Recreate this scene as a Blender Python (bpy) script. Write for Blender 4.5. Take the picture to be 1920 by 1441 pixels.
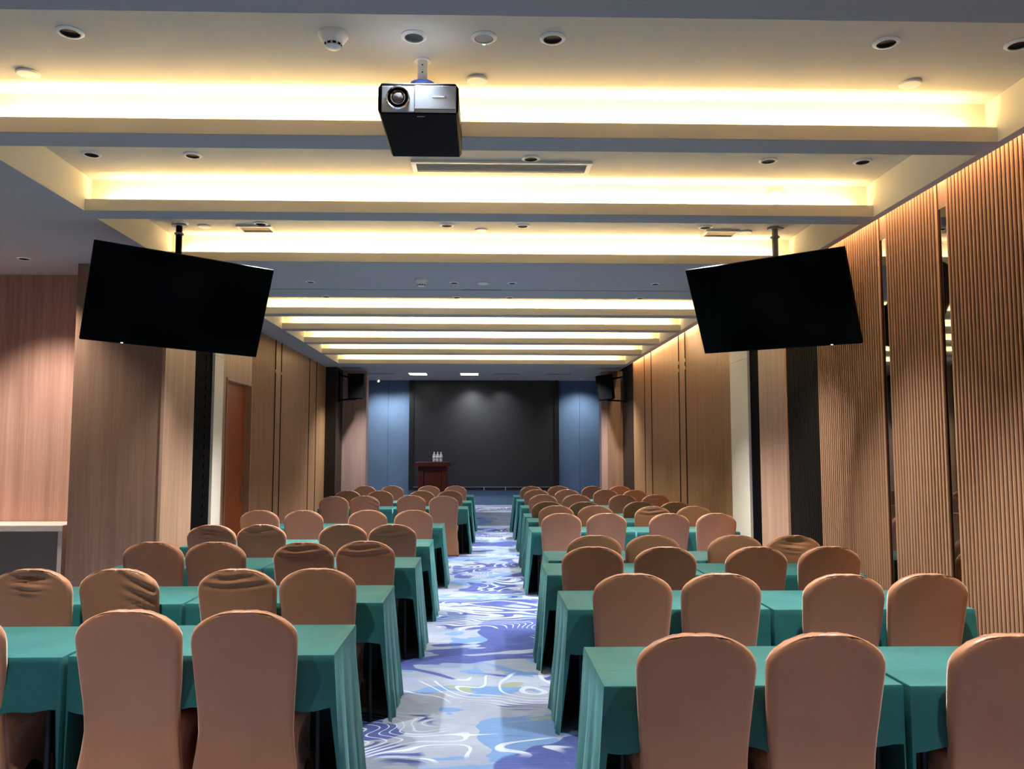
import bpy, bmesh, math, random
from mathutils import Vector, Matrix
PI = math.pi
scn = bpy.context.scene
for o in list(bpy.data.objects): bpy.data.objects.remove(o)
C = scn.collection

# ------------------------------------------------------------------ camera
F_PX, CX, PITCH, YAW, ROLL = 1542.276, 942.344, 0.0813, 0.0239639, 0.000998
fw = Vector((math.sin(YAW)*math.cos(PITCH), math.cos(YAW)*math.cos(PITCH), math.sin(PITCH)))
rt = Vector((math.cos(YAW), -math.sin(YAW), 0)); up = rt.cross(fw)
r2 = rt*math.cos(ROLL) + up*math.sin(ROLL); u2 = up*math.cos(ROLL) - rt*math.sin(ROLL)
cam = bpy.data.objects.new('camera', bpy.data.cameras.new('camera')); C.objects.link(cam)
M = Matrix((r2, u2, -fw)).transposed().to_4x4(); M.translation = (0, 0, 1.63)
cam.matrix_world = M
cam.data.sensor_fit = 'HORIZONTAL'; cam.data.sensor_width = 36
cam.data.lens = F_PX*36/1920; cam.data.shift_x = (960-CX)/1920; cam.data.clip_start = 0.02
scn.camera = cam

# ------------------------------------------------------------------ world, exposure, light levels
w = bpy.data.worlds.new('world'); scn.world = w; w.use_nodes = True
w.node_tree.nodes['Background'].inputs[0].default_value = (0.8, 0.86, 1, 1)
w.node_tree.nodes['Background'].inputs[1].default_value = 0.0
vs = scn.view_settings
vs.view_transform = 'Standard'; vs.look = 'None'; vs.gamma = 1; vs.use_curve_mapping = False
vs.exposure = 0.74
scn.cycles.max_bounces = 7; scn.cycles.diffuse_bounces = 4; scn.cycles.glossy_bounces = 3; scn.cycles.transmission_bounces = 4
scn.cycles.caustics_reflective = False; scn.cycles.caustics_refractive = False
COVE_W, COVE_COL = 25.0, (1.0, 0.80, 0.49)          # LED strips in the ceiling coves
COVE_FAR_W = 20.0
SLOT_W, SLOT_COL = 75.0, (1.0, 0.72, 0.42)           # LED slot above the right wall
DOWN_W, DOWN_COL = 400.0, (0.88, 0.94, 1.0)           # recessed downlights
STAGE_W = 105.0

# ------------------------------------------------------------------ materials
def nodes(name):
    m = bpy.data.materials.new(name); m.use_nodes = True
    nt = m.node_tree; b = nt.nodes['Principled BSDF']
    return m, nt, b
def N(nt, t, **kw):
    n = nt.nodes.new(t)
    for k, v in kw.items():
        if k.startswith('i_'):
            n.inputs[int(k[2:])].default_value = v
        else: setattr(n, k, v)
    return n
def L(nt, a, b): nt.links.new(a, b)
def setb(b, col, rough=.6, metal=0, spec=.5, sheen=0):
    b.inputs['Base Color'].default_value = (*col, 1); b.inputs['Roughness'].default_value = rough
    b.inputs['Metallic'].default_value = metal; b.inputs['Specular IOR Level'].default_value = spec
    if sheen: b.inputs['Sheen Weight'].default_value = sheen
def pos(nt, sx, sy, sz):
    g = N(nt, 'ShaderNodeNewGeometry'); mp = N(nt, 'ShaderNodeMapping'); mp.inputs['Scale'].default_value = (sx, sy, sz)
    L(nt, g.outputs['Position'], mp.inputs[0]); return mp.outputs[0]
def noise(nt, vec, scale=1, detail=3, rough=.5, dist=0):
    n = N(nt, 'ShaderNodeTexNoise'); L(nt, vec, n.inputs['Vector'])
    n.inputs['Scale'].default_value = scale; n.inputs['Detail'].default_value = detail
    n.inputs['Roughness'].default_value = rough; n.inputs['Distortion'].default_value = dist
    return n.outputs[0]
def ramp(nt, fac, stops, interp='LINEAR'):
    r = N(nt, 'ShaderNodeValToRGB'); r.color_ramp.interpolation = interp
    e = r.color_ramp.elements
    while len(e) < len(stops): e.new(.5)
    for i, (p, c) in enumerate(stops):
        e[i].position = p; e[i].color = (*c, 1) if len(c) == 3 else c
    L(nt, fac, r.inputs[0]); return r.outputs[0]
def mix(nt, fac, a, b):
    m = N(nt, 'ShaderNodeMix', data_type='RGBA')
    if hasattr(fac, 'type'): L(nt, fac, m.inputs[0])
    else: m.inputs[0].default_value = fac
    for v, k in ((a, 6), (b, 7)):
        if hasattr(v, 'type'): L(nt, v, m.inputs[k])
        else: m.inputs[k].default_value = (*v, 1)
    return m.outputs[2]
def math_(nt, op, a, b=None):
    m = N(nt, 'ShaderNodeMath', operation=op)
    for v, k in ((a, 0), (b, 1)):
        if v is None: continue
        if hasattr(v, 'type'): L(nt, v, m.inputs[k])
        else: m.inputs[k].default_value = v
    return m.outputs[0]
def bump(nt, b, h, strength=.2, dist=.01):
    n = N(nt, 'ShaderNodeBump'); n.inputs['Strength'].default_value = strength; n.inputs['Distance'].default_value = dist
    L(nt, h, n.inputs['Height']); L(nt, n.outputs[0], b.inputs['Normal'])
def plain(name, col, rough=.6, metal=0, spec=.5, var=.06, vscale=6, sheen=0, bstr=0, bscale=300):
    m, nt, b = nodes(name); setb(b, col, rough, metal, spec, sheen)
    n = noise(nt, pos(nt, vscale, vscale, vscale), 1, 3)
    a = tuple(c*(1-var) for c in col); c2 = tuple(min(1, c*(1+var)) for c in col)
    L(nt, ramp(nt, n, [(.3, a), (.7, c2)]), b.inputs['Base Color'])
    if bstr: bump(nt, b, noise(nt, pos(nt, bscale, bscale, bscale), 1, 2), bstr, .002)
    return m
def wood(name, dark, light, rough=.42, fine=0, s=1.0):
    m, nt, b = nodes(name); setb(b, light, rough, spec=.4)
    n1 = noise(nt, pos(nt, 16*s, 16*s, .35), 1, 5, .6, .3); n2 = noise(nt, pos(nt, 90*s, 90*s, 1.6), 1, 3, .5)
    f = math_(nt, 'ADD', math_(nt, 'MULTIPLY', n1, .7), math_(nt, 'MULTIPLY', n2, .3))
    L(nt, ramp(nt, f, [(.32, dark), (.68, light)]), b.inputs['Base Color'])
    if fine:   # finely reeded veneer
        sep = N(nt, 'ShaderNodeSeparateXYZ'); L(nt, pos(nt, 1, 1, 1), sep.inputs[0])
        wv = math_(nt, 'ABSOLUTE', math_(nt, 'SINE', math_(nt, 'MULTIPLY', sep.outputs[1], fine)))
        bump(nt, b, wv, .9, .012)
    else: bump(nt, b, f, .12, .004)
    return m
MT = {}
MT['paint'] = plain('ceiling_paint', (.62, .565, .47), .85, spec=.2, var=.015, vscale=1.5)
MT['beam'] = plain('beam_paint_lit', (.86, .79, .63), .8, spec=.2, var=.015, vscale=1.5)  # ceiling paint made lighter: light on lips and bulkheads put into the colour
MT['soffit'] = plain('soffit_grey', (.42, .415, .42), .8, spec=.2, var=.015, vscale=1.5)
MT['wood_pink'] = wood('wood_rosy_oak', (.37, .19, .135), (.60, .35, .255), s=.8)
MT['wood_brown'] = wood('wood_brown_oak', (.25, .135, .082), (.40, .235, .15), s=.8)
MT['wood_warm'] = wood('wood_warm_oak', (.42, .22, .13), (.60, .36, .23))
MT['wood_panel'] = wood('wood_panel_oak', (.37, .175, .072), (.54, .29, .13))
MT['wood_reed'] = wood('wood_reeded_oak', (.37, .175, .07), (.54, .29, .125), fine=PI/.03)
MT['wood_slat'] = wood('wood_slat_oak', (.48, .23, .12), (.66, .36, .20), s=1.5)
MT['wood_back'] = wood('wood_slat_backing', (.07, .022, .010), (.10, .036, .017))
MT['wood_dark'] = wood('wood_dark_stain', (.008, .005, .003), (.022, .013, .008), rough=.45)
MT['cream'] = plain('cream_paint', (.93, .81, .63), .6, var=.02, vscale=2)
MT['black_gap'] = plain('black_fabric_seal', (.0025, .0025, .003), .8, spec=.05)
MT['door_red'] = wood('door_mahogany', (.34, .075, .014), (.44, .105, .024), rough=.35)
MT['mirror'] = plain('dark_mirror', (.30, .30, .31), .03, metal=1, var=.02)
MT['brass'] = plain('brass', (.75, .55, .25), .3, metal=1)
MT['blue'] = plain('blue_wall_fabric', (.12, .20, .33), .8, spec=.2, var=.10, vscale=1.2, bstr=.15)
MT['proscenium'] = wood('proscenium_veneer', (.40, .24, .19), (.52, .33, .27), s=.6)
MT['screen'] = plain('led_screen_matte', (.018, .021, .026), .38, spec=.55, var=.05)
MT['screen_frame'] = plain('screen_frame_black', (.006, .006, .007), .45)
MT['steel'] = plain('brushed_steel', (.6, .6, .62), .3, metal=1)
MT['black'] = plain('black_plastic', (.003, .003, .0033), .5, spec=.05, var=.1)
MT['tv_glass'] = plain('tv_glass', (.0012, .0012, .0014), .15, spec=.04)
MT['grille'] = plain('speaker_grille', (.003, .003, .003), .7, spec=.1, bstr=.5, bscale=500)
MT['silver'] = plain('projector_silver', (.46, .52, .62), .32, metal=.75, var=.03)
MT['chrome'] = plain('chrome', (.85, .85, .88), .12, metal=1)
MT['lens'] = plain('lens_glass', (.30, .30, .33), .08, metal=.7, spec=.9)
MT['white'] = plain('white_plastic', (.82, .80, .76), .45, var=.02)
MT['grey'] = plain('grey_metal', (.30, .30, .32), .5, var=.04)
MT['sensor_grey'] = plain('sensor_grey', (.22, .22, .23), .5)
MT['blue_cap'] = plain('blue_mount_cap', (.10, .20, .75), .35)
MT['logo_white'] = plain('logo_white', (.9, .9, .92), .5, var=.01)
MT['logo_red'] = plain('logo_red', (.45, .03, .05), .5)
MT['lectern'] = wood('lectern_rosewood', (.045, .008, .006), (.085, .016, .012), rough=.3, s=1.5)
MT['counter'] = plain('pale_counter', (.72, .60, .52), .4, var=.03)
MT['counter_front'] = plain('grey_counter_front', (.19, .165, .13), .6, var=.05)
MT['vent_dark'] = plain('vent_inside', (.18, .14, .09), .7)
MT['table_steel'] = plain('table_frame_steel', (.01, .01, .011), .5, metal=.3)
MT['table_top'] = plain('table_laminate', (.03, .022, .018), .5)
def emis(name, col, s):
    m, nt, b = nodes(name); setb(b, (.8, .8, .8)); b.inputs['Emission Color'].default_value = (*col, 1); b.inputs['Emission Strength'].default_value = s; return m
MT['panel_light'] = emis('panel_light', (.93, .96, 1), 9)
MT['green_led'] = emis('green_led', (.1, 1, .25), 3)
MT['white_led'] = emis('white_led', (1, 1, 1), 2)
def cover_mat():
    m, nt, b = nodes('brown_stretch_cover'); setb(b, (.3, .15, .1), .42, spec=.5, sheen=.6)
    b.inputs['Sheen Tint'].default_value = (1, .66, .50, 1)
    b.inputs['Sheen Roughness'].default_value = .4
    oi = N(nt, 'ShaderNodeObjectInfo')
    n = noise(nt, pos(nt, 5, 5, 5), 1, 3)
    base = ramp(nt, n, [(.3, (.40, .168, .078)), (.7, (.44, .188, .088))])
    tint = ramp(nt, oi.outputs['Random'], [(0, (.88, .86, .84)), (1, (1.06, 1.06, 1.06))])
    mm = N(nt, 'ShaderNodeMix', data_type='RGBA', blend_type='MULTIPLY'); mm.inputs[0].default_value = 1
    L(nt, base, mm.inputs[6]); L(nt, tint, mm.inputs[7]); L(nt, mm.outputs[2], b.inputs['Base Color'])
    bump(nt, b, noise(nt, pos(nt, 900, 900, 900), 1, 1), .12, .001)
    return m
MT['cover'] = cover_mat()
def cloth_mat():
    m, nt, b = nodes('green_table_cloth'); setb(b, (.03, .16, .14), .5, spec=.45, sheen=.38)
    b.inputs['Sheen Roughness'].default_value = .35
    b.inputs['Sheen Tint'].default_value = (.40, 1.0, .92, 1)
    n = noise(nt, pos(nt, 4, 4, 4), 1, 4)
    L(nt, ramp(nt, n, [(.3, (.010, .100, .088)), (.7, (.015, .126, .110))]), b.inputs['Base Color'])
    f = math_(nt, 'ADD', noise(nt, pos(nt, 9, 9, 9), 1, 3), math_(nt, 'MULTIPLY', noise(nt, pos(nt, 700, 700, 700), 1, 1), .06))
    bump(nt, b, f, .25, .02)
    return m
MT['cloth'] = cloth_mat()
def carpet_mat(name='carpet'):
    m, nt, b = nodes(name); setb(b, (.6, .62, .7), .95, spec=.1)
    v = pos(nt, 1, 1, 1)
    # soft pale ground with woven streaks
    ground = ramp(nt, noise(nt, pos(nt, .9, 1.3, 1), 1, 4, .6), [(.3, (.20, .255, .365)), (.5, (.275, .30, .36)), (.7, (.375, .425, .50))])
    streak = noise(nt, pos(nt, 6, 90, 90), 1, 3)
    pA = noise(nt, pos(nt, .75, 1.05, 1), 1, 3, .52, .9)
    pB = noise(nt, pos(nt, .95, 1.5, 3), 1.1, 3, .5, 1.0)
    pC = noise(nt, pos(nt, 1.3, 2.2, 7), 1.2, 2, .5, .6)
    c = mix(nt, ramp(nt, pB, [(.56, (0, 0, 0)), (.565, (1, 1, 1))]), ground, (.13, .24, .44))
    c = mix(nt, ramp(nt, pC, [(.675, (0, 0, 0)), (.68, (1, 1, 1))]), c, (.28, .31, .19))
    c = mix(nt, ramp(nt, pC, [(.33, (1, 1, 1)), (.335, (0, 0, 0))]), c, (.30, .32, .38))
    c = mix(nt, ramp(nt, pA, [(.548, (0, 0, 0)), (.553, (1, 1, 1))]), c, (.045, .066, .25))
    # contour lines, white, and dark bands between some of them
    nC = noise(nt, pos(nt, .55, .75, 11), 1, 2, .45, .8)
    fr = math_(nt, 'FRACT', math_(nt, 'MULTIPLY', nC, 32))
    mask = ramp(nt, noise(nt, pos(nt, .7, .8, 17), 1, 1, .5, .4), [(.49, (0, 0, 0)), (.52, (1, 1, 1))])
    mask2 = ramp(nt, noise(nt, pos(nt, .8, .9, 23), 1, 1, .5, .4), [(.53, (0, 0, 0)), (.55, (1, 1, 1))])
    band = ramp(nt, fr, [(0, (1, 1, 1)), (.36, (1, 1, 1)), (.40, (0, 0, 0)), (1, (0, 0, 0))])
    line = ramp(nt, fr, [(.0, (0, 0, 0)), (.60, (0, 0, 0)), (.63, (1, 1, 1)), (.76, (1, 1, 1)), (.79, (0, 0, 0))])
    c = mix(nt, math_(nt, 'MULTIPLY', band, math_(nt, 'MULTIPLY', mask, mask2)), c, (.035, .052, .20))
    c = mix(nt, math_(nt, 'MULTIPLY', line, mask), c, (.50, .54, .60))
    c = mix(nt, .06, c, ramp(nt, streak, [(.3, (.3, .3, .45)), (.7, (1, 1, 1))]))
    L(nt, c, b.inputs['Base Color'])
    bump(nt, b, noise(nt, pos(nt, 260, 260, 260), 1, 2), .4, .004)
    return m
MT['carpet'] = carpet_mat()

# ------------------------------------------------------------------ mesh helpers
def box(bm, x0, x1, y0, y1, z0, z1):
    v = [bm.verts.new(p) for p in ((x0,y0,z0),(x1,y0,z0),(x1,y1,z0),(x0,y1,z0),(x0,y0,z1),(x1,y0,z1),(x1,y1,z1),(x0,y1,z1))]
    for f in ((3,2,1,0),(4,5,6,7),(0,1,5,4),(1,2,6,5),(2,3,7,6),(3,0,4,7)): bm.faces.new([v[i] for i in f])
def lathe(bm, prof, n=20, c=(0,0), axis='z', cap=True):
    rings = []
    for r, z in prof:
        rg = []
        for i in range(n):
            a = 2*PI*i/n; x, y = c[0]+r*math.cos(a), c[1]+r*math.sin(a)
            rg.append(bm.verts.new((x, y, z) if axis == 'z' else (x, z, y)))
        rings.append(rg)
    for a, b in zip(rings, rings[1:]):
        for i in range(n): bm.faces.new((a[i], a[(i+1)%n], b[(i+1)%n], b[i]))
    for rg, fl in (((rings[0], True), (rings[-1], False)) if cap else ()):
        try: bm.faces.new(rg[::-1] if fl else rg)
        except ValueError: pass
def tube(bm, p0, p1, r, n=12, r1=None):
    p0, p1 = Vector(p0), Vector(p1); d = (p1-p0).normalized()
    a = d.orthogonal().normalized(); b = d.cross(a); r1 = r if r1 is None else r1
    R0 = [bm.verts.new(p0+(a*math.cos(2*PI*i/n)+b*math.sin(2*PI*i/n))*r) for i in range(n)]
    R1 = [bm.verts.new(p1+(a*math.cos(2*PI*i/n)+b*math.sin(2*PI*i/n))*r1) for i in range(n)]
    for i in range(n): bm.faces.new((R0[i], R0[(i+1)%n], R1[(i+1)%n], R1[i]))
    bm.faces.new(R0[::-1]); bm.faces.new(R1)
def prism(bm, pts, y0, y1):           # polygon in xz, extruded along y
    a = [bm.verts.new((x, y0, z)) for x, z in pts]; b = [bm.verts.new((x, y1, z)) for x, z in pts]
    n = len(pts)
    for i in range(n): bm.faces.new((a[i], a[(i+1)%n], b[(i+1)%n], b[i]))
    bm.faces.new(a[::-1]); bm.faces.new(b)
def mesh_from(bm, name, mat, smooth=False, bevel=0):
    if bevel:
        bmesh.ops.bevel(bm, geom=bm.edges[:], offset=bevel, segments=2, affect='EDGES', profile=.5)
    bmesh.ops.recalc_face_normals(bm, faces=bm.faces[:])
    me = bpy.data.meshes.new(name); bm.to_mesh(me); bm.free()
    me.materials.append(MT[mat])
    if smooth:
        me.polygons.foreach_set('use_smooth', [True]*len(me.polygons))
        if smooth == 'angle': me.set_sharp_from_angle(angle=math.radians(38))
    return me
def link(name, me, parent=None, loc=(0,0,0)):
    o = bpy.data.objects.new(name, me); C.objects.link(o); o.parent = parent; o.location = loc; return o
def obj(name, bm, mat, parent=None, smooth=False, bevel=0, loc=(0,0,0)):
    return link(name, mesh_from(bm, name, mat, smooth, bevel), parent, loc)
def boxobj(name, b, mat, parent=None, bevel=0, smooth=False):
    bm = bmesh.new()
    for q in (b if isinstance(b[0], (tuple, list)) else [b]): box(bm, *q)
    return obj(name, bm, mat, parent, smooth, bevel)
def tag(o, label, cat, group=None):
    o['label'] = label; o['category'] = cat
    if group: o['group'] = group
    return o
def thing(name, label, cat, loc=(0,0,0), group=None, rotz=0):
    o = bpy.data.objects.new(name, None); C.objects.link(o); o.location = loc; o.rotation_euler = (0,0,rotz)
    o.empty_display_size = .05
    return tag(o, label, cat, group)
def struct(o): o['kind'] = 'structure'; return o
def area(name, loc, rot, sx, sy, watt, col, parent=None, spread=PI):
    l = bpy.data.lights.new(name, 'AREA'); l.shape = 'RECTANGLE'; l.size = sx; l.size_y = sy; l.energy = watt; l.color = col; l.spread = spread
    o = bpy.data.objects.new(name, l); C.objects.link(o); o.location = loc; o.rotation_euler = rot; o.parent = parent; return o
def spot(name, loc, rot, watt, col, ang, blend=.6, r=.04, parent=None):
    l = bpy.data.lights.new(name, 'SPOT'); l.energy = watt; l.color = col; l.spot_size = math.radians(ang); l.spot_blend = blend; l.shadow_soft_size = r
    o = bpy.data.objects.new(name, l); C.objects.link(o); o.location = loc; o.rotation_euler = rot; o.parent = parent; return o
ORD = ['first','second','third','fourth','fifth','sixth','seventh','eighth','ninth','tenth']

# ================================================================== the room
ZS, ZR, ZF = 3.43, 3.70, 3.62                      # soffit, near coffer ceiling, far coffer ceiling
fl = struct(boxobj('floor', (-7, 3.6, -3.2, 18.36, -.15, 0), 'carpet'))
st = struct(boxobj('stage', [(-3.5, 3.3, 18.36, 21.2, -.15, .29)], 'carpet'))
# ceilings
ce = struct(boxobj('ceiling', [(-3.1, 3.1, -3.2, 7.95, ZR, ZR+.1), (-3.1, 3.0, 9.5, 17.1, ZF, ZF+.1)], 'paint'))
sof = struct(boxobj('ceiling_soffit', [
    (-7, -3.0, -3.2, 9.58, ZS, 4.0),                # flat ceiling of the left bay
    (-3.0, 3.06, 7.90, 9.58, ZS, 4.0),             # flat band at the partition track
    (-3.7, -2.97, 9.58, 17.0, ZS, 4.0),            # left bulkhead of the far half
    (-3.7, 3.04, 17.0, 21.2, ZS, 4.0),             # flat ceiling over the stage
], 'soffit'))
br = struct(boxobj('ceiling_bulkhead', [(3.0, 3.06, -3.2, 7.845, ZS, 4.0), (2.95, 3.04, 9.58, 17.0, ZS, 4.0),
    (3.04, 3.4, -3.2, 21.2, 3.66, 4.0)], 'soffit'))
boxobj('bulkhead_face_lit', [(-3.0, -2.994, -3.2, 7.9, ZS, ZR), (-2.97, -2.964, 9.58, 17.0, ZS, ZF)], 'beam', sof)  # thin faces in the lightened paint, so bulkhead sides look brighter lit
boxobj('bulkhead_face_lit', [(2.994, 3.0, -3.2, 7.9, ZS, ZR), (2.944, 2.95, 9.58, 17.0, ZS, ZF)], 'beam', br)
boxobj('partition_track', [(-2.99, 3.0, 9.085, 9.10, ZS-.004, ZS), (-.24, .20, 9.06, 9.12, ZS-.008, ZS)], 'grey', sof)
# coffer beams with LED troughs
def beam(k, y, x0, x1, zc, watt):
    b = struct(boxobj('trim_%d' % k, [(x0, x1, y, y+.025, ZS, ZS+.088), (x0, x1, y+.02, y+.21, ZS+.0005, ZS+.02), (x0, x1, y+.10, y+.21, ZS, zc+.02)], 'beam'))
    area('cove_led_lamp', ((x0+x1)/2, y+.045, ZS+.050), (PI-.75, 0, 0), x1-x0-.3, .02, watt, COVE_COL, b)
    # underside in the soffits' grey, darker than the beam
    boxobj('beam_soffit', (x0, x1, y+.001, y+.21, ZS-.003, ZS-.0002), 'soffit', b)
k = 1
for y in (-1.53, 0.0, 1.53, 3.06, 4.59, 6.12, 7.75):
    beam(k, y, -3.0, 3.0, ZR, COVE_W if y > 1 else COVE_W*.35); k += 1
for y in (10.75, 12.09, 13.59, 15.10, 16.86):
    beam(k, y, -2.97, 2.95, ZF, COVE_FAR_W); k += 1

# ---- right wall
XR = 3.13
wr = struct(boxobj('wall_right', [(XR+.06, XR+.25, -3.2, 21.2, 0, 3.75)], 'wood_back'))
# half-round slat profile shared by all slats
def slat_mesh(name, mat):
    bm = bmesh.new(); pts = []
    rd = .0095
    prof = [(-rd, .0125)]+[(-rd*math.cos(PI*q/6), .0095-rd*math.sin(PI*q/6)) for q in range(7)]+[(rd, .0125)]
    a = [bm.verts.new((px_, py_, 0)) for py_, px_ in prof]; b = [bm.verts.new((px_, py_, 3.56)) for py_, px_ in prof]
    n = len(prof)
    for i in range(n): bm.faces.new((a[i], a[(i+1)%n], b[(i+1)%n], b[i]))
    bm.faces.new(a); bm.faces.new(b[::-1])
    return mesh_from(bm, name, mat)
me_slat = slat_mesh('slat', 'wood_slat'); me_dslat = slat_mesh('dark_slat', 'wood_dark')
def slat_panel(y0, y1, mat_back, me):
    p = boxobj('slat_panel', (XR+.012, XR+.06, y0, y1, 0, 3.56), mat_back, wr)
    n = round((y1-y0)/.0405); d = (y1-y0)/n
    for i in range(n): link('slat', me, p, (XR, y0+d*(i+.5), 0))
    return p
slat_panel(2.6, 5.40, 'wood_back', me_slat)
slat_panel(5.50, 6.24, 'wood_back', me_slat)
slat_panel(6.34, 7.60, 'wood_back', me_slat)
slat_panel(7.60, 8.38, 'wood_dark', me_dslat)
for y0, y1 in ((5.40, 5.50), (6.24, 6.34)):
    boxobj('mirror_strip', (XR+.02, XR+.06, y0, y1, 0, 3.30), 'mirror', wr)
    boxobj('slat_header', (XR+.016, XR+.06, y0, y1, 3.30, 3.56), 'wood_warm', wr)
boxobj('panel', (XR-.02, XR+.06, 8.38, 9.18, 0, 3.56), 'wood_warm', wr)
boxobj('partition_seal', (XR+.02, XR+.06, 9.18, 9.60, 0, 3.56), 'black_gap', wr)
boxobj('panel', (XR-.01, XR+.06, 9.60, 10.28, 0, 2.735), 'cream', wr)
boxobj('panel', (XR-.01, XR+.06, 9.60, 10.28, 2.74, 3.56), 'cream', wr)
for y0, y1, mm in ((10.28, 12.58, 'wood_reed'), (12.61, 13.00, 'wood_panel'), (13.03, 15.15, 'wood_panel'), (15.18, 15.80, 'wood_panel'), (15.83, 17.0, 'wood_panel')):
    boxobj('panel', (XR, XR+.06, y0, y1, 0, 3.56), mm, wr)
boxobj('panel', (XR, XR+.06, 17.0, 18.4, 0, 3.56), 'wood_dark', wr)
for y in (12.595, 13.015, 15.165, 15.815): boxobj('joint_strip', (XR-.003, XR+.06, y-.026, y+.026, 0, 3.56), 'black_gap', wr)
for y in (12.595, 13.015):
    boxobj('hinge', [(XR-.006, XR+.04, y-.012, y+.012, 3.02, 3.07), (XR-.006, XR+.04, y-.012, y+.012, 2.90, 2.95)], 'brass', wr)
area('slot_led_lamp', (3.095, 3.3, 3.63), (0, .10, 0), .02, 11.5, SLOT_W, SLOT_COL, wr)
area('slot_led_lamp', (3.085, 13.7, 3.63), (0, .10, 0), .02, 6.6, SLOT_W*.9, SLOT_COL, wr)

# ---- left wall of the far half
XL = -3.36
wl = struct(boxobj('wall_left', [(XL-.35, XL-.12, 9.6, 21.2, 0, 3.75), (-7.2, -7, -3.2, 8.6, 0, 3.6)], 'wood_panel'))
for y0, y1, mm in ((12.0, 13.33, 'wood_reed'), (13.36, 13.72, 'wood_panel'), (13.75, 15.95, 'wood_panel'), (15.98, 16.62, 'wood_panel'), (16.65, 17.6, 'wood_panel')):
    boxobj('panel', (XL-.12, XL, y0, y1, 0, 3.45), mm, wl)
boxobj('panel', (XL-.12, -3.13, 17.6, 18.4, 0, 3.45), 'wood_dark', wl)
boxobj('panel', (XL-.12, XL, 9.6, 10.86, 0, 3.45), 'wood_warm', wl)
boxobj('panel', (XL-.12, XL, 10.86, 12.0, 2.57, 3.45), 'wood_warm', wl)
for y in (13.345, 13.735, 15.965, 16.635): boxobj('joint_strip', (XL-.12, XL+.003, y-.026, y+.026, 0, ZS), 'black_gap', wl)
for y in (13.345, 13.735):
    boxobj('hinge', [(XL-.04, XL+.006, y-.012, y+.012, 2.90, 2.95), (XL-.04, XL+.006, y-.012, y+.012, .28, .34)], 'brass', wl)
d1 = struct(boxobj('door_1', (XL-.12, XL-.085, 10.86, 12.0, 0, 2.57), 'door_red'))
boxobj('door_handle', [(XL-.085, XL-.05, 11.86, 11.88, .95, 1.15)], 'steel', d1)
struct(boxobj('trim_20', [(XL-.12, XL+.012, 10.83, 10.86, 0, 2.60), (XL-.12, XL+.012, 11.97, 12.0, 0, 2.57)], 'wood_warm'))
# ---- partition pillar at the left and the wall of the left bay
lp = struct(boxobj('wall_pillar_left', (-3.9, -3.06, 7.90, 8.68, 0, ZS), 'wood_brown'))
boxobj('panel', (-3.06, -3.03, 7.885, 8.70, 0, ZS), 'wood_warm', lp)
boxobj('partition_seal', (-3.6, -3.12, 8.70, 9.52, 0, ZS), 'black_gap', lp)
bm = bmesh.new()
for i in range(24): box(bm, -3.12, -3.108, 9.30, 9.315, .45+i*.11, .50+i*.11)
obj('hinge_pin', bm, 'black', lp)
boxobj('panel', [(-3.6, -3.09, 9.52, 9.84, 0, 2.735)], 'cream', lp)
boxobj('panel', [(-3.6, -3.09, 9.52, 9.84, 2.74, ZS)], 'cream', lp)
boxobj('panel', (-3.6, -3.10, 9.84, 9.90, 0, ZS), 'wood_warm', lp)
wb = struct(boxobj('wall_left_bay', [(-7, -3.9, 8.42, 8.6, 0, ZS)], 'wood_pink'))
struct(boxobj('wall_rear', (-7.2, 3.4, -3.4, -3.2, 0, 4), 'wood_panel'))

# ---- stage end
wk = struct(boxobj('wall_back', [(-3.7, 3.4, 20.95, 21.2, 0, 3.6)], 'blue'))
for x0, x1 in ((-2.95, -2.40), (-2.395, -1.86), (1.93, 2.46), (2.465, 3.0)):
    boxobj('fabric_panel', (x0, x1, 20.90, 20.95, .29, ZS), 'blue', wk)
boxobj('fabric_panel', (-1.86, 1.93, 20.86, 20.95, .29, .66), 'blue', wk)
struct(boxobj('wall_proscenium_left', (-3.5, -2.60, 18.4, 18.75, .0, ZS), 'proscenium'))
pr = struct(boxobj('wall_proscenium_right', (2.66, 3.3, 18.4, 18.75, .0, ZS), 'proscenium'))
boxobj('panel', (2.80, 3.14, 18.33, 18.4, .0, ZS), 'wood_brown', pr)
struct(boxobj('wall_stage_side', [(-3.7, -3.5, 18.4, 21, 0, 3.6), (3.3, 3.4, 18.4, 21, 0, 3.6)], 'blue'))

# the big dark screen
sc = thing('stage_screen', 'large dark screen filling the blue wall at the back of the stage', 'screen', (0.035, 20.86, .66))
boxobj('display', (-1.78, 1.78, -.02, 0, .09, 2.76), 'screen', sc)
boxobj('frame', [(-1.895, -1.78, -.05, .0, 0, 2.77), (1.78, 1.895, -.05, .0, 0, 2.77), (-1.78, 1.78, -.03, .0, 0, .075)], 'screen_frame', sc)
boxobj('bottom_rail', (-1.78, 1.78, -.04, .0, .075, .09), 'steel', sc)
for x in (.0, .54): boxobj('rail_clip', (x-.012, x+.012, -.045, -.03, .0, .08), 'steel', sc)

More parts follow.
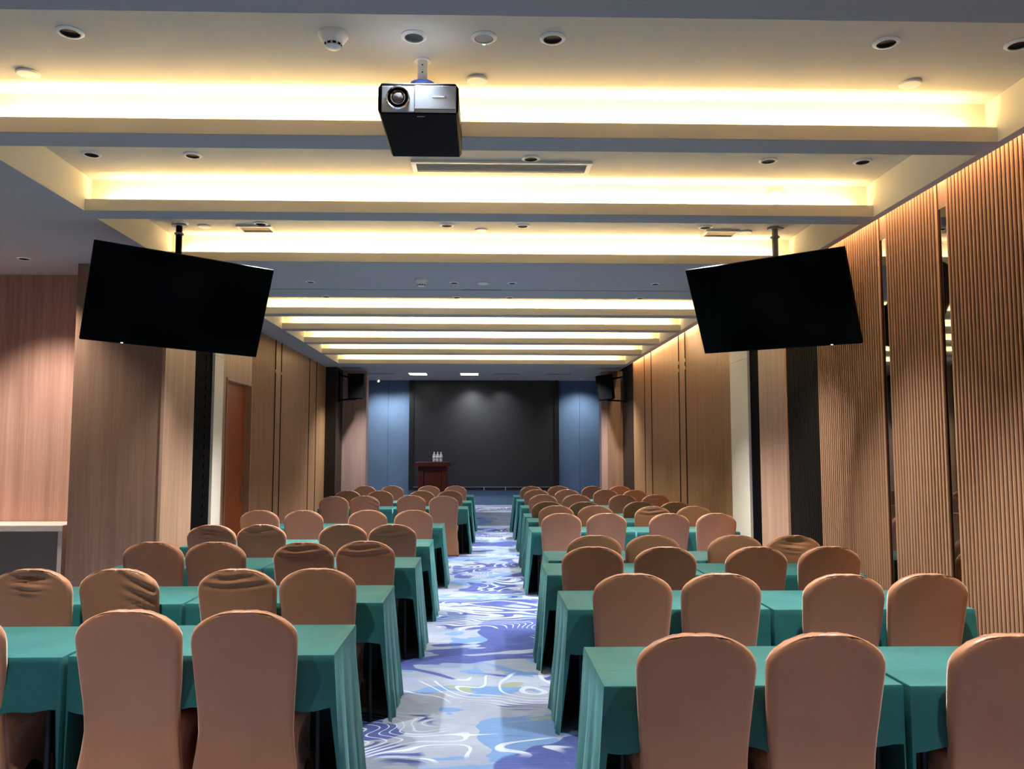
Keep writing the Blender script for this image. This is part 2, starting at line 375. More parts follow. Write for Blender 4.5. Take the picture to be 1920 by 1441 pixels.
# ================================================================== furniture
# ---- covered banquet chairs
def half_w(z):
    if z > .80:
        t = (z-.80)/.14
        return .231*max(0, 1-t**2.35)**(1/2.0)
    pts = [(0,.240),(.08,.239),(.16,.235),(.24,.227),(.31,.216),(.37,.208),(.42,.206),(.55,.214),(.68,.224),(.80,.231)]
    for (a, wa), (b, wb_) in zip(pts, pts[1:]):
        if z <= b:
            t = (z-a)/(b-a); return wa+(wb_-wa)*t
def rear_y(z):
    if z < .42: return -.045*(1-z/.42)**1.5
    t = (z-.42)/.52; return -.10*t**1.3
def back_mesh(name, wr_=0):
    bm = bmesh.new(); T = .060
    zs = [0, .03, .08, .16, .24, .32, .40, .46, .54, .62, .70, .76, .80, .83, .855, .875, .892, .906, .917, .926, .931, .9345, .937, .939]
    if wr_: zs = sorted(set(zs+[.58,.66,.68,.72,.74,.78,.79,.815,.84,.865]))
    nc = 16 if not wr_ else 30
    ss = [math.sin(PI/2*(-1+2*i/nc)) for i in range(nc+1)]
    # outline samples for the distance to the rim
    out = [(half_w(z), z) for z in [i*.94/160 for i in range(161)]]
    def dist(x, z): return min(math.hypot(abs(x)-ow, z-oz) for ow, oz in out)
    F, B = [], []
    rr = .015
    for z in zs:
        hw = half_w(z); f, b = [], []
        for i, s in enumerate(ss):
            x = s*hw; d = 0 if i in (0, nc) or z == zs[-1] else dist(x, z)
            k = min(d/rr, 1); th = math.sqrt(max(0, 1-(1-k)**2))*T/2
            ym = rear_y(z)+T/2
            bulge = .012*(1-s*s)*math.sin(PI*min(1, max(0, (z-.3)/.62)))
            yb = ym-th-bulge*.6*k
            if wr_ == 1 and z > .5:      # diagonal gathers running in from the right shoulder
                g = max(0, s*1.1-.0)*max(0, 1-abs(z-.79)/.22)
                yb -= .011*g*k*math.sin(95*(z+.45*x))
            if wr_ == 2 and z > .72:     # pinched fold under the top rim
                g = math.exp(-((x-.015)/.075)**2)*math.exp(-((z-.885)/.03)**2)
                yb += .022*g*k; yb -= .008*k*math.exp(-((x)/.09)**2)*math.sin(160*z+18*x)*max(0, 1-abs(z-.86)/.1)
            if wr_ == 3 and z > .7:      # slack top with a rolled crease
                yb -= .0055*k*math.sin(120*(z-.12*abs(x+.06)))*max(0, 1-abs(z-.87)/.07)*(1-abs(s)**3)
            f.append(bm.verts.new((x, ym+th+(.0 if z > .46 else 0), z))); b.append(bm.verts.new((x, yb, z)))
        F.append(f); B.append(b)
    for G, fl_ in ((F, 0), (B, 1)):
        for r in range(len(zs)-1):
            for i in range(nc):
                q = (G[r][i], G[r][i+1], G[r+1][i+1], G[r+1][i])
                bm.faces.new(q if fl_ else q[::-1])
    for i in range(nc):   # top and bottom closures
        bm.faces.new((F[-1][i], F[-1][i+1], B[-1][i+1], B[-1][i]))
        bm.faces.new((B[0][i], B[0][i+1], F[0][i+1], F[0][i]))
    bmesh.ops.remove_doubles(bm, verts=bm.verts[:], dist=.0004)
    return mesh_from(bm, name, 'cover', True)
def ring_mesh(name, levels, n=40, cap_top=False):
    """levels: function list f(t)->(x,y,z), t in 0..1 round the chair"""
    bm = bmesh.new(); rings = []
    for fn in levels: rings.append([bm.verts.new(fn(i/n)) for i in range(n)])
    for a, b in zip(rings, rings[1:]):
        for i in range(n): bm.faces.new((a[i], a[(i+1)%n], b[(i+1)%n], b[i]))
    if cap_top: bm.faces.new(rings[-1])
    return mesh_from(bm, name, 'cover', True)
def rsq(t, hx, y0, y1, p=6):
    a = 2*PI*t; c, s = math.cos(a), math.sin(a); r = (abs(c)**p+abs(s)**p)**(-1/p)
    return c*r*hx, (y0+y1)/2+s*r*(y1-y0)/2, a
def seat_mesh():
    lv = []
    for z, ins in ((.395, 0), (.43, .0), (.455, .006), (.468, .02), (.475, .06), (.478, .12)):
        lv.append(lambda t, z=z, i=ins: (lambda q: (q[0], q[1], z))(rsq(t, .226-i, .012+i, .452-i)))
    return ring_mesh('seat', lv, 40, True)
def skirt_mesh():
    lv = []
    for k_ in range(7):
        def fn(t, k_=k_):
            x, y, a = rsq(t, .226, .014, .452)
            mid = abs(math.cos(2*a))            # 1 at mid-side, 0 at corners
            c, s = math.cos(a), math.sin(a)
            hem = .0 + (.20 if abs(c) > abs(s) else (.20 if s > 0 else .03))*mid**.7
            z = .40+(hem-.40)*k_/6
            fl_ = (.40-z)/.40
            sx = 1+.04*fl_-.16*mid*math.sin(PI*min(1, k_/6))*(abs(c) > abs(s))
            sy = 1+.06*fl_-.10*mid*math.sin(PI*min(1, k_/6))*(abs(s) > abs(c))*(s > 0)
            return x*sx, .231+(y-.231)*sy, z
        lv.append(fn)
    return ring_mesh('skirt', lv, 48)
def foot_mesh():
    bm = bmesh.new(); lathe(bm, [(.020, 0), (.024, .008), (.022, .05), (.018, .16)], 10); return mesh_from(bm, 'foot', 'cover', True)
BACKS = [back_mesh('backrest', i) for i in range(4)]
ME_SEAT, ME_SKIRT, ME_FOOT = seat_mesh(), skirt_mesh(), foot_mesh()
def chair(x, y, rz, variant, label, group):
    """y is the depth of the top rim of the backrest"""
    t = thing('banquet_chair', label, 'chair', (x, y+.075, 0), group, rz)
    link('backrest', BACKS[variant], t); link('seat', ME_SEAT, t); link('skirt', ME_SKIRT, t)
    for sx, sy in ((-1, .045), (1, .045), (-1, .435), (1, .435)): link('foot', ME_FOOT, t, (sx*.210, sy, 0))
# ---- tables and their cloths
TL, TD, TH = 1.18, .65, .72
def table_parts():
    bm = bmesh.new(); box(bm, -TL/2+.01, TL/2-.01, .01, TD-.01, TH-.035, TH-.006); top = mesh_from(bm, 'tabletop', 'table_top')
    bm = bmesh.new(); tube(bm, (0, 0, 0), (0, 0, TH-.035), .014, 10); leg = mesh_from(bm, 'leg', 'table_steel', 'angle')
    bm = bmesh.new(); tube(bm, (-TL/2+.08, 0, .62), (TL/2-.08, 0, .62), .010, 8); rail = mesh_from(bm, 'rail', 'table_steel', 'angle')
    return top, leg, rail
ME_TOP, ME_LEG, ME_RAIL = table_parts()
def cloth_mesh(name, flare_l, flare_r, seed):
    rnd = random.Random(seed); bm = bmesh.new()
    ph = [rnd.uniform(0, 6.28) for _ in range(10)]
    hx = TL/2; nx, ny = 28, 18
    nearx = [-hx, -hx+.012]+[-hx+TL*i/nx for i in range(1, nx)]+[hx-.012]
    loop = [(q, 0, 'n') for q in nearx] + [(hx, TD*i/ny, 'r') for i in range(ny)] + \
           [(hx-TL*i/nx, TD, 'f') for i in range(nx)] + [(-hx, TD-TD*i/ny, 'l') for i in range(ny)]
    n = len(loop); rings = []; nn = len(nearx)
    LV = 8
    cx_, cy_ = 0, TD/2
    for k_ in range(-2, LV+1):
        rg = []
        for i, (x, y, sd) in enumerate(loop):
            if k_ == -2: rg.append(bm.verts.new((x*.985, cy_+(y-cy_)*.97, TH+.001))); continue
            if k_ == -1: rg.append(bm.verts.new((x*.997, cy_+(y-cy_)*.993, TH-.0015))); continue
            if sd == 'n':
                drop = .235+.012*math.sin(9*x+ph[0])+.006*math.sin(31*x+ph[1])
            else: drop = TH-.010-.004*math.sin(14*(x+y)+ph[2]); drop = TH if sd == 'f' else drop
            if sd == 'n' and i == 0: drop = TH-.03
            if sd == 'r' and i == nn: drop = TH-.03
            t = (k_/LV); z = TH-.006-drop*t
            q = (TH-z)/TH
            fl_ = {'n': .03, 'f': .01, 'l': flare_l, 'r': flare_r}[sd]
            s_ = x if sd in 'nf' else y
            wave = (math.sin(s_*24+ph[3])*.6+math.sin(s_*47+ph[4])*.4)
            if sd in 'lr': wave = math.sin(s_*30+ph[5])*.6+math.sin(s_*63+ph[6])*.4
            amp = .022 if sd == 'n' else (.35*fl_+.002)
            o_ = fl_*q*.8+amp*wave*(q**1.1)*(1.6 if sd == 'n' else 1)
            if sd == 'n': o_ = max(-.005, o_*.8)
            dx = {'l': -1, 'r': 1}.get(sd, 0)*o_; dy = {'n': -1, 'f': 1}.get(sd, 0)*o_
            if sd == 'n' and i == 0: dx = -max(0, flare_l*q*.7); dy = 0
            if sd == 'r' and i == nn: dx = max(0, flare_r*q*.7); dy = 0
            rg.append(bm.verts.new((x+dx, y+dy, (-.004 if sd == 'f' and k_ == LV else max(.002, z)))))
        rings.append(rg)
    for a, b in zip(rings, rings[1:]):
        for i in range(n): bm.faces.new((a[i], a[(i+1)%n], b[(i+1)%n], b[i]))
    bm.faces.new(rings[0])
    return mesh_from(bm, name, 'cloth', 'angle')
CL_L = [cloth_mesh('tablecloth', .07, .004, s) for s in (1, 2, 3)]      # free end at the left (-x)
CL_R = [cloth_mesh('tablecloth', .004, .07, s) for s in (4, 5, 6)]      # free end at the right (+x)
rndT = random.Random(7)
def table(x_c, y_front, free, side, row, which):
    t = thing('folding_table', 'plain folding table %s of the aisle, %s row from camera, %s half, under its cloth' % (side, ORD[row], which), 'table', (x_c, y_front, 0), 'folding tables under green cloths')
    link('tabletop', ME_TOP, t)
    for sx in (-1, 1):
        for sy in (.07, TD-.07): link('leg', ME_LEG, t, (sx*(TL/2-.08), sy, 0))
    link('rail', ME_RAIL, t, (0, TD-.07, 0))
    c = link('tablecloth', rndT.choice(CL_L if free == 'l' else CL_R), None, (x_c, y_front, 0))
    tag(c, 'green tablecloth %s of the aisle, %s row from camera, %s table' % (side, ORD[row], which), 'tablecloth', 'green tablecloths in rows')

# rows: aisle edge of the tables, table front, chairs (x, y of back rim, variant) from the aisle outward
RIGHT = [
 (.475, 3.28, [(.82,3.20,0),(1.32,3.18,0),(2.02,3.15,0),(2.53,3.15,0)]),
 (.495, 4.84, [(.86,4.75,0),(1.37,4.76,0),(2.06,4.69,0),(2.55,4.70,0)]),
 (.480, 6.17, [(.81,6.11,0),(1.34,6.05,0),(2.01,6.05,0),(2.56,6.14,0)]),
 (.555, 6.99, [(.93,6.90,0),(1.42,6.90,0),(2.11,6.88,0),(2.59,6.86,2)]),
 (.560, 9.44, [(.89,9.36,0),(1.40,9.36,0),(2.11,9.31,0),(2.65,9.42,0)]),
 (.600, 10.76, [(.95,10.70,0),(1.46,10.70,0),(2.17,10.52,3),(2.70,10.52,0)]),
 (.600, 11.60, [(.91,11.52,0),(1.42,11.45,0),(2.19,11.55,0),(2.67,11.40,0)]),
 (.640, 13.48, [(.98,13.44,0),(1.52,13.50,0),(2.26,13.30,0),(2.80,13.34,3)]),
 (.650, 15.26, [(.99,15.24,0),(1.55,15.28,0),(2.26,15.15,0),(2.76,14.95,0)]),
 (.640, 16.80, [(.98,16.62,0),(1.54,16.74,0),(2.22,16.62,0),(2.78,16.74,0)]),
]
LEFT = [
 (-.665, 3.80, [(-1.04,3.67,0),(-1.55,3.72,0),(-2.32,3.74,0),(-2.82,3.74,0)]),
 (-.600, 5.08, [(-.98,5.00,0),(-1.45,4.96,3),(-2.15,5.00,1),(-2.66,5.00,2)]),
 (-.530, 6.58, [(-.91,6.52,3),(-1.37,6.40,3),(-2.05,6.43,0),(-2.53,6.44,0)]),
 (-.510, 8.04, [(-.86,8.00,3),(-1.33,7.94,0),(-2.10,7.95,3),(-2.56,7.90,2)]),
 (-.480, 9.96, [(-.82,9.98,0),(-1.36,9.90,0),(-2.11,9.82,0),(-2.63,9.84,0)]),
 (-.240, 13.24, [(-.61,12.98,0),(-1.13,13.14,0),(-1.85,13.02,1),(-2.30,12.86,0)]),
 (-.200, 14.84, [(-.58,14.80,0),(-1.08,14.76,0),(-1.81,14.66,0),(-2.39,14.74,0)]),
 (-.180, 16.90, [(-.55,16.84,0),(-1.09,16.80,0),(-1.83,16.80,0),(-2.37,16.74,0)]),
]
LOOK = {0: '', 1: ' with gathered folds', 2: ' with pinched top', 3: ' with creased top'}
rc = random.Random(3)
for side, rows in (('right', RIGHT), ('left', LEFT)):
    sg = 1 if side == 'right' else -1
    for r, (xa, yf, chs) in enumerate(rows):
        table(xa+sg*TL/2, yf, 'l' if sg > 0 else 'r', side, r, 'aisle-side')
        table(xa+sg*(TL*1.5+.018), yf-.02, 'r' if sg > 0 else 'l', side, r, 'wall-side')
        for j, (x, y, v) in enumerate(chs):
            y = min(y, yf-.105)
            chair(x, y, rc.uniform(-.03, .03), v, 'brown covered chair%s, %s of aisle, %s row from camera, %s from aisle' % (LOOK[v], side, ORD[r], ORD[j]), 'brown covered banquet chairs')

# ---- lectern and bottles
lc = thing('lectern', 'dark red wooden lectern standing on the stage before the screen', 'lectern', (-1.14, 19.1, .29))
bm = bmesh.new(); prism(bm, [(-.40, 1.0), (.40, 1.0), (.40, 1.10), (-.40, 1.10)], -.28, .28); obj('top', bm, 'lectern', lc, bevel=.01)
boxobj('neck', (-.33, .33, -.22, .22, .92, 1.0), 'lectern', lc, bevel=.01)
boxobj('body', (-.20, .20, -.17, .2, .06, .92), 'lectern', lc)
for x in (-.27, .27): boxobj('side_post', (x-.06, x+.06, -.2, .2, .06, .92), 'lectern', lc, bevel=.008)
boxobj('plinth', (-.38, .38, -.25, .25, 0, .06), 'lectern', lc, bevel=.008)
def bottle_meshes():
    m, nt, b = nodes('clear_bottle'); setb(b, (.86, .92, .96), .12, spec=.6); b.inputs['Transmission Weight'].default_value = .15; b.inputs['IOR'].default_value = 1.33; MT['bottle'] = m
    bm = bmesh.new(); lathe(bm, [(.026, 0), (.031, .006), (.031, .05), (.029, .06), (.031, .07), (.031, .135), (.024, .165), (.013, .185), (.012, .2)], 16); a = mesh_from(bm, 'body', 'bottle', True)
    bm = bmesh.new(); lathe(bm, [(.0145, .198), (.0145, .217), (.012, .22)], 14); c = mesh_from(bm, 'cap', 'white', 'angle')
    bm = bmesh.new(); lathe(bm, [(.0315, .078), (.0315, .125)], 16); d = mesh_from(bm, 'wrapper', 'logo_white', True)
    return a, c, d
BT = bottle_meshes()
for i, nm in enumerate(('leftmost', 'middle', 'rightmost')):
    t = thing('water_bottle', 'clear plastic water bottle on the lectern, %s of the three' % nm, 'bottle', (-1.115+.078*i, 19.0, 1.39), 'water bottles on the lectern')
    t.scale = (1.15, 1.15, 1.05)
    for n_, m_ in zip(('bottle_body', 'cap', 'wrapper'), BT): link(n_, m_, t)

# ---- hanging televisions
def tv(x, y, z, yaw, tilt, roll, pole, side):
    t = thing('television', 'large black television hanging from the ceiling on the %s, tilted down' % side, 'television', (x, y, z))
    R_ = Vector((math.cos(yaw), math.sin(yaw), 0)); n_ = Vector((math.sin(yaw), -math.cos(yaw), 0))
    U_ = Vector((0, 0, math.cos(tilt))) + n_*math.sin(tilt)
    R2 = R_*math.cos(roll)+U_*math.sin(roll); U2 = U_*math.cos(roll)-R_*math.sin(roll); Fd = U2.cross(R2)*-1
    mt = Matrix((R2, U2, R2.cross(U2))).transposed()      # local x right, y up, z toward viewers
    t.rotation_euler = mt.to_euler()
    W_, H_ = 1.45, 1.45*9/16
    bm = bmesh.new(); box(bm, -W_/2, W_/2, -H_/2, H_/2, -.035, 0); obj('housing', bm, 'black', t, bevel=.004)
    bm = bmesh.new(); box(bm, -W_/2+.008, W_/2-.008, -H_/2+.016, H_/2-.008, -.004, .0015); obj('display', bm, 'tv_glass', t)
    bm = bmesh.new(); box(bm, -.45, .45, -.30, .22, -.075, -.035); obj('rear_cover', bm, 'black', t, bevel=.01)
    bm = bmesh.new(); ix = -.41 if side == 'left' else .48; box(bm, ix-.009, ix+.009, -H_/2+.004, -H_/2+.010, 0, .002); obj('indicator_light', bm, 'white_led', t)
    inv = mt.to_4x4().inverted()
    def loc(p): return inv @ (Vector(p)-Vector((x, y, z)))
    bm = bmesh.new(); tube(bm, loc((pole[0], pole[1], z-.05)), loc((pole[0], pole[1], ZR-.02)), .028, 14); obj('pole', bm, 'grey' if side == 'right' else 'black', t, 'angle')
    bm = bmesh.new(); tube(bm, loc((pole[0], pole[1], ZR-.10)), loc((pole[0], pole[1], ZR-.085)), .042, 14); obj('collar', bm, 'grey', t, 'angle')
    bm = bmesh.new(); tube(bm, loc((pole[0], pole[1], ZR-.02)), loc((pole[0], pole[1], ZR)), .07, 18); obj('ceiling_plate', bm, 'grey', t, 'angle')
    bm = bmesh.new(); tube(bm, loc((pole[0], pole[1], z+.03)), (0, 0, -.07), .03, 10); obj('bracket_arm', bm, 'black', t, 'angle')
tv(-2.549, 6.935, 2.877, .596, .413, -.036, (-2.78, 7.45), 'left')
tv(2.475, 7.0, 2.90, -.81, .44, -.026, (2.70, 7.42), 'right')

# ---- wall loudspeakers by the stage
def speaker(x, y, z, rot, side, wx):
    t = thing('loudspeaker', 'black loudspeaker on a bracket high on the %s side of the stage' % side, 'speaker', (x, y, z))
    t.rotation_euler = rot
    bm = bmesh.new(); prism(bm, [(-.16, -.27), (.16, -.27), (.17, .27), (-.17, .27)], -.14, .16); obj('cabinet', bm, 'black', t, bevel=.012)
    bm = bmesh.new(); box(bm, -.145, .145, -.150, -.139, -.25, .25); obj('grille', bm, 'grille', t, bevel=.004)
    inv = (Matrix.Translation((x, y, z)) @ t.rotation_euler.to_matrix().to_4x4()).inverted()
    bm = bmesh.new()
    tube(bm, inv @ Vector((wx, y+.1, z-.33)), inv @ Vector((wx, y+.1, z+.33)), .022, 8)
    tube(bm, inv @ Vector((wx, y+.1, z-.29)), (0, .02, -.28), .018, 8); tube(bm, inv @ Vector((wx, y+.1, z+.25)), (0, .16, .15), .018, 8)
    obj('bracket', bm, 'black', t, 'angle')
speaker(-2.73, 17.75, 3.03, (.12, 0, .05), 'left', -3.108)
speaker(2.66, 17.75, 3.02, (.14, -.10, -.30), 'right', 3.107)

# ---- counter in the left bay
ct = thing('side_counter', 'pale topped counter with grey front against the left wood wall', 'counter', (-5.4, 8.0, 0))
boxobj('counter_top', (-1.5, 1.42, -.02, .41, .87, .93), 'counter', ct, bevel=.006)
for x in (-1.47, 1.37): boxobj('side_panel', (x, x+.04, 0, .41, 0, .87), 'counter', ct)
boxobj('front_panel', (-1.43, 1.37, .04, .08, 0, .87), 'counter_front', ct)

# ================================================================== ceiling fittings
def lathe_mesh(name, prof, mat, n=20, cap=True):
    bm = bmesh.new(); lathe(bm, prof, n, cap=cap); return mesh_from(bm, name, mat, 'angle')
ME_RING = lathe_mesh('trim_ring', [(.047, 0), (.066, 0), (.066, -.004), (.056, -.011), (.047, -.011), (.047, 0)], 'white', 24, False)
ME_CUP = lathe_mesh('reflector', [(.046, -.0005), (.046, -.006), (.034, -.003), (.001, -.002)], 'black', 24)
ME_DISC = lathe_mesh('cover', [(.06, 0), (.062, -.008), (.055, -.014), (.001, -.016)], 'white', 24)
def downlight(x, y, z, label, watt=DOWN_W, small=1.0, col=DOWN_COL, ang=82):
    t = thing('downlight', label, 'downlight', (x, y, z), 'round recessed downlights'); t.scale = (small,)*3
    link('trim_ring', ME_RING, t); link('reflector', ME_CUP, t)
    if watt: spot('downlight_lamp', (0, 0, -.06), (0, 0, 0), watt, col, ang, .9, .05, t)
def cover_disc(x, y, z, label):
    t = thing('ceiling_disc', label, 'ceiling disc', (x, y, z), 'flat white ceiling discs'); link('cover', ME_DISC, t)
PO = ['leftmost', 'second from left', 'third from left', 'fourth from left', 'fifth from left', 'rightmost']
def row_of(xs, y, z, where, skip=(), **kw):
    for i, x in enumerate(xs):
        nm = 'rightmost' if i == len(xs)-1 else PO[i]
        k2 = dict(kw); w0 = kw.get('watt', DOWN_W)
        if abs(x) < 1: k2['watt'] = w0*(.5 if (y < 4.2 and y > 3 and x < 0) else .15)             # aisle fittings run dimmed
        elif abs(x) > 2.5 and y < 10: k2['watt'] = 0     # outermost fittings are switched off
        downlight(x, y, z, 'round black-centred downlight in %s, %s' % (where, nm), **k2)
row_of((-2.05, -.35, .345, 2.04, 2.72), 3.97, ZR, 'the coffer above the projector')
row_of((-2.74, -2.04, .335, 2.03, 2.71), 5.67, ZR, 'the coffer with the long vent')
row_of((-2.75, -2.03, -.335, .36, 2.05, 2.74), 7.41, ZR, 'the coffer above the televisions')
row_of((-1.84, -.31, .31, 1.85), 8.69, ZS, 'the flat ceiling band, nearer row', watt=DOWN_W*.85, small=.8)
row_of((-1.83, -.31, .31, 1.84), 9.51, ZS, 'the flat ceiling band, farther row', watt=DOWN_W*.85, small=.8)
downlight(-4.30, 7.69, ZS, 'round downlight in the flat ceiling over the left bay', watt=DOWN_W*.42, ang=105, col=(1, .93, .86))
# unseen rows behind and beside the camera that light the nearest chairs
row_of((-2.04, 0, 2.04), 2.3, ZR, 'the coffer overhead of the camera', watt=DOWN_W*.58)
downlight(-5.7, 7.69, ZS, 'added unseen downlight at the far left of the left bay', watt=DOWN_W*.42, ang=105, col=(1, .93, .86))  # added out of view to brighten the left bay's wood wall
downlight(-4.6, 4.4, ZS, 'round downlight over the left bay nearer the camera', watt=DOWN_W*.5)
# far coffers
row_of((-2.2, 2.2), 17.30, ZS, 'the stage ceiling before the loudspeakers', small=.8, watt=DOWN_W*.6, ang=115)
for i, y in enumerate((11.5, 12.9, 14.4, 16.0)):
    row_of((-1.45, 0, 1.45), y, ZF, 'the %s coffer of the far hall, added unseen' % ORD[i], small=.8, watt=DOWN_W*.62)  # invented fittings, added to light the far tables and walls
for x, y, nm in ((-2.50, 4.42, 'above the projector, left'), (-.04, 4.44, 'above the projector, middle'), (2.40, 4.42, 'above the projector, right'),
                 (-2.57, 7.50, 'above the televisions, left'), (-.02, 7.56, 'above the televisions, middle'), (2.47, 7.56, 'above the televisions, right')):
    cover_disc(x, y, ZR, 'flat white disc in the coffer %s' % nm)
cover_disc(0, 8.70, ZS, 'flat white disc in the flat ceiling band')
def smoke(x, y, z, label):
    t = thing('smoke_detector', label, 'smoke detector', (x, y, z), 'conical smoke detectors')
    link('base', lathe_mesh('base', [(.075, 0), (.075, -.012), (.066, -.025), (.045, -.055)], 'white', 20), t)
    link('sensor_head', lathe_mesh('sensor_head', [(.040, -.054), (.038, -.068), (.030, -.074), (.001, -.076)], 'white', 20), t)
    bm = bmesh.new()
    for i in range(10):
        a = 2*PI*i/10; c, s = math.cos(a), math.sin(a)
        q = [Vector((c*.0465-s*w_, s*.0465+c*w_, zz)) for w_, zz in ((-.008, -.050), (.008, -.050), (.008, -.064), (-.008, -.064))]
        q[2].x -= c*.006; q[2].y -= s*.006; q[3].x -= c*.006; q[3].y -= s*.006
        bm.faces.new([bm.verts.new(v) for v in q])
    obj('vent_slot', bm, 'black', t)
smoke(-.75, 3.96, ZR, 'white conical smoke detector in the coffer left of the projector')
smoke(-.65, 8.55, ZS, 'white conical smoke detector on the flat ceiling band')
sn = thing('ceiling_sensor', 'round grey-faced sensor with green light right of the projector', 'sensor', (0, 3.97, ZR))
link('rim', ME_RING, sn); link('face', lathe_mesh('face', [(.046, -.001), (.044, -.008), (.001, -.009)], 'sensor_grey', 24), sn)
boxobj('indicator_light', (-.006, .006, .050, .058, -.013, -.009), 'green_led', sn)
# long air vent
va = thing('air_vent', 'long cream air vent with slats in the ceiling behind the projector', 'vent', (.13, 5.84, ZR))
boxobj('frame', [(-.65, .65, -.115, -.085, -.018, 0), (-.65, .65, .085, .115, -.018, 0), (-.65, -.615, -.085, .085, -.018, 0), (.615, .65, -.085, .085, -.018, 0)], 'white', va, bevel=.003)
boxobj('backing', (-.615, .615, -.085, .085, -.003, -.0005), 'vent_dark', va)
bm = bmesh.new(); box(bm, -.615, .615, -.012, .012, -.0015, .0015); me_vs = mesh_from(bm, 'slat', 'white')
for i in range(6):
    s_ = link('slat', me_vs, va, (0, -.07+.028*i, -.009)); s_.rotation_euler = (.6, 0, 0)
for x, y, nm in ((-2.11, 7.56, 'left'), (2.24, 7.60, 'right')):
    v = thing('access_hatch', 'small square white ceiling hatch near the %s television' % nm, 'hatch', (x, y, ZR), 'small ceiling hatches')
    boxobj('frame', [(-.16, .16, -.11, -.085, -.02, 0), (-.16, .16, .085, .11, -.02, 0), (-.16, -.135, -.085, .085, -.02, 0), (.135, .16, -.085, .085, -.02, 0)], 'white', v)
    boxobj('hatch_door', (-.135, .135, -.085, .085, -.006, -.0005), 'vent_dark', v)
def round_speaker(x, y, z, label):
    t = thing('ceiling_speaker', label, 'speaker', (x, y, z), 'round speakers in the coves'); t.rotation_euler = (PI/2, 0, 0)
    link('rim', lathe_mesh('rim', [(.058, 0), (.066, 0), (.066, .010), (.058, .012), (.058, 0)], 'white', 24, False), t)
    link('grille', lathe_mesh('grille', [(.058, .004), (.045, .007), (.043, .004), (.030, .007), (.028, .004), (.014, .008), (.001, .009)], 'white', 24), t)
round_speaker(2.28, 6.22, ZS+.17, 'round white speaker in the bright cove, upper right')
round_speaker(1.98, 12.19, ZS+.13, 'round white speaker in a bright cove of the far hall')
# stage ceiling lights and camera
for x, nm in ((-1.505, 'left'), (-.315, 'right')):
    t = thing('panel_light', 'bright white rectangular ceiling light above the stage, %s one' % nm, 'ceiling light', (x, 19.03, ZS), 'rectangular stage ceiling lights')
    boxobj('frame', [(-.22, .22, -.26, -.24, -.015, 0), (-.22, .22, .24, .26, -.015, 0), (-.22, -.2, -.24, .24, -.015, 0), (.2, .22, -.24, .24, -.015, 0)], 'white', t)
    boxobj('diffuser', (-.2, .2, -.24, .24, -.01, -.001), 'panel_light', t)
for x, nm in ((-2.35, 'left of the lit pair'), (.55, 'right of the lit pair'), (1.75, 'at far right')):
    t = thing('slot_vent', 'thin dark linear air slot in the stage ceiling, %s' % nm, 'vent', (x, 19.05, ZS), 'linear stage air slots')
    boxobj('frame', [(-.3, .3, -.06, -.04, -.008, 0), (-.3, .3, .04, .06, -.008, 0)], 'grey', t); boxobj('slot', (-.3, .3, -.04, .04, -.003, -.0005), 'vent_dark', t)
dc = thing('dome_camera', 'small white camera on the stage ceiling by the left blue wall', 'camera', (-2.6, 20.4, ZS))
link('mount', lathe_mesh('mount', [(.05, 0), (.05, -.03), (.03, -.045)], 'white', 16), dc)
link('dome', lathe_mesh('dome', [(.045, -.04), (.042, -.075), (.025, -.095), (.001, -.10)], 'grey', 16), dc)
pd = thing('dome_detector', 'small dark dome under a beam in the middle of the far hall', 'detector', (-.68, 14.6, ZF))
link('dome', lathe_mesh('dome', [(.06, 0), (.06, -.02), (.045, -.05), (.001, -.065)], 'grey', 16), pd)
# stage wall washers
for i, (x, w_) in enumerate(((-2.55, 1.0), (-2.05, .9), (-.28, 1.7), (.45, .6), (2.45, 1.0))):
    t = thing('downlight', 'small downlight close to the back wall over the stage, %s' % ('rightmost' if i == 4 else PO[i]), 'downlight', (x, 20.32, ZS), 'round recessed downlights'); t.scale = (.8,)*3
    link('trim_ring', ME_RING, t); link('reflector', ME_CUP, t)
    spot('downlight_lamp', (0, 0, -.03), (math.radians(10), 0, 0), STAGE_W*w_, (1, .97, .95), 120, 1.0, .12, t)

# ---- projector
pj = thing('projector', 'black and silver projector hanging lens forward from the near ceiling coffer', 'projector', (-.325, 3.97, 3.30))
PW, PH, PD = .40, .155, .60
bm = bmesh.new()
prism(bm, [(-PW/2, .018), (-PW/2+.012, 0), (PW/2-.012, 0), (PW/2, .018), (PW/2, PH-.022), (PW/2-.016, PH), (-PW/2+.016, PH), (-PW/2, PH-.022)], 0, PD)
obj('housing', bm, 'black', pj, bevel=.003)
boxobj('front_plate', (-.018, PW/2-.012, -.006, .004, .006, PH-.012), 'silver', pj, bevel=.003)
boxobj('lens_plate', (-PW/2+.018, -.020, -.006, .004, .006, PH-.016), 'silver', pj, bevel=.003)
boxobj('lower_ridge', (-.018, PW/2-.016, -.010, -.004, .022, .027), 'silver', pj)
lz, lx = .077, -.100
bm = bmesh.new(); lathe(bm, [(.050, -.006), (.059, -.006), (.061, -.014), (.056, -.020), (.051, -.016), (.050, -.006)], 32, (lx, lz), 'y', False); obj('lens_ring', bm, 'chrome', pj, 'angle')
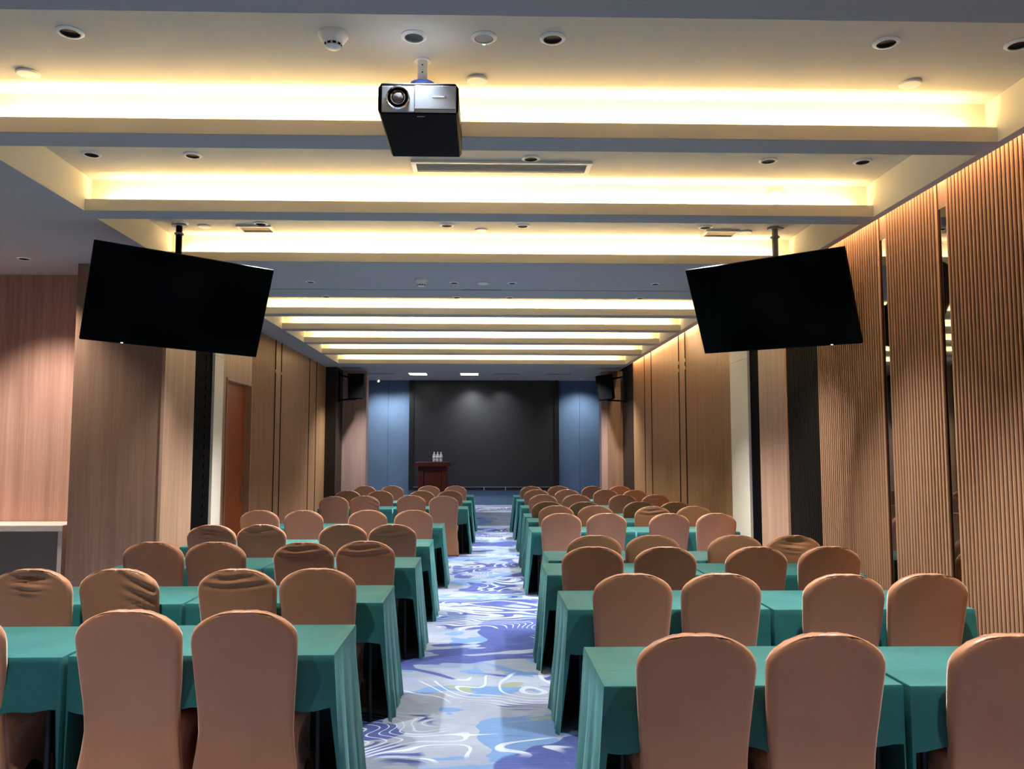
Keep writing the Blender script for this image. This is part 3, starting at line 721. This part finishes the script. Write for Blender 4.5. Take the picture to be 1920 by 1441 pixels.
bm = bmesh.new(); lathe(bm, [(.052, -.005), (.049, -.010), (.040, -.008), (.001, -.007)], 32, (lx, lz), 'y'); obj('lens_barrel', bm, 'black', pj, 'angle')
bm = bmesh.new(); lathe(bm, [(.033, -.007), (.038, -.008), (.037, -.017), (.031, -.014), (.033, -.007)], 32, (lx, lz), 'y', False); obj('inner_ring', bm, 'chrome', pj, 'angle')
bm = bmesh.new(); lathe(bm, [(.030, -.008), (.026, -.016), (.015, -.020), (.001, -.022)], 24, (lx, lz), 'y'); obj('lens', bm, 'lens', pj, True)
bm = bmesh.new()
for i in range(9): box(bm, .070+i*.0064, .0752+i*.0064, -.0068, -.0055, .083, .089)
obj('logo', bm, 'logo_white', pj)
bm = bmesh.new(); lathe(bm, [(.005, -.0055), (.005, -.0068)], 12, (.136, .085), 'y'); obj('logo_dot', bm, 'logo_red', pj)
bm = bmesh.new(); box(bm, -.008, .030, .03, .036, -.001, .0005); obj('underside_label', bm, 'brass', pj)
bm = bmesh.new(); tube(bm, (0, .26, .28), (0, .26, ZR-3.30-.006), .027, 16); pole = obj('pole', bm, 'white', pj, 'angle')
bm = bmesh.new(); tube(bm, (0, .26, ZR-3.30-.006), (0, .26, ZR-3.30), .045, 20); obj('ceiling_plate', bm, 'white', pj, 'angle')
bm = bmesh.new()
for z in (.325, .365): tube(bm, (0, .2325, z), (0, .236, z), .004, 8)
obj('bolt_hole', bm, 'black', pole)
CZ = .258
bm = bmesh.new(); lathe(bm, [(.066, CZ), (.066, CZ+.012), (.045, CZ+.022), (.028, CZ+.026)], 24, (0, .26)); obj('mount_cap', bm, 'blue_cap', pj, 'angle')
for sx in (-1, 1):
    for sy in (-1, 1):
        bm = bmesh.new(); tube(bm, (sx*.03, .26+sy*.03, CZ+.004), (sx*.12, .30+sy*.14, PH), .007, 8); obj('mount_arm', bm, 'grey', pj, 'angle')
boxobj('top_plate', (-PW/2+.02, PW/2-.02, .004, PD-.01, PH, PH+.003), 'silver', pj)
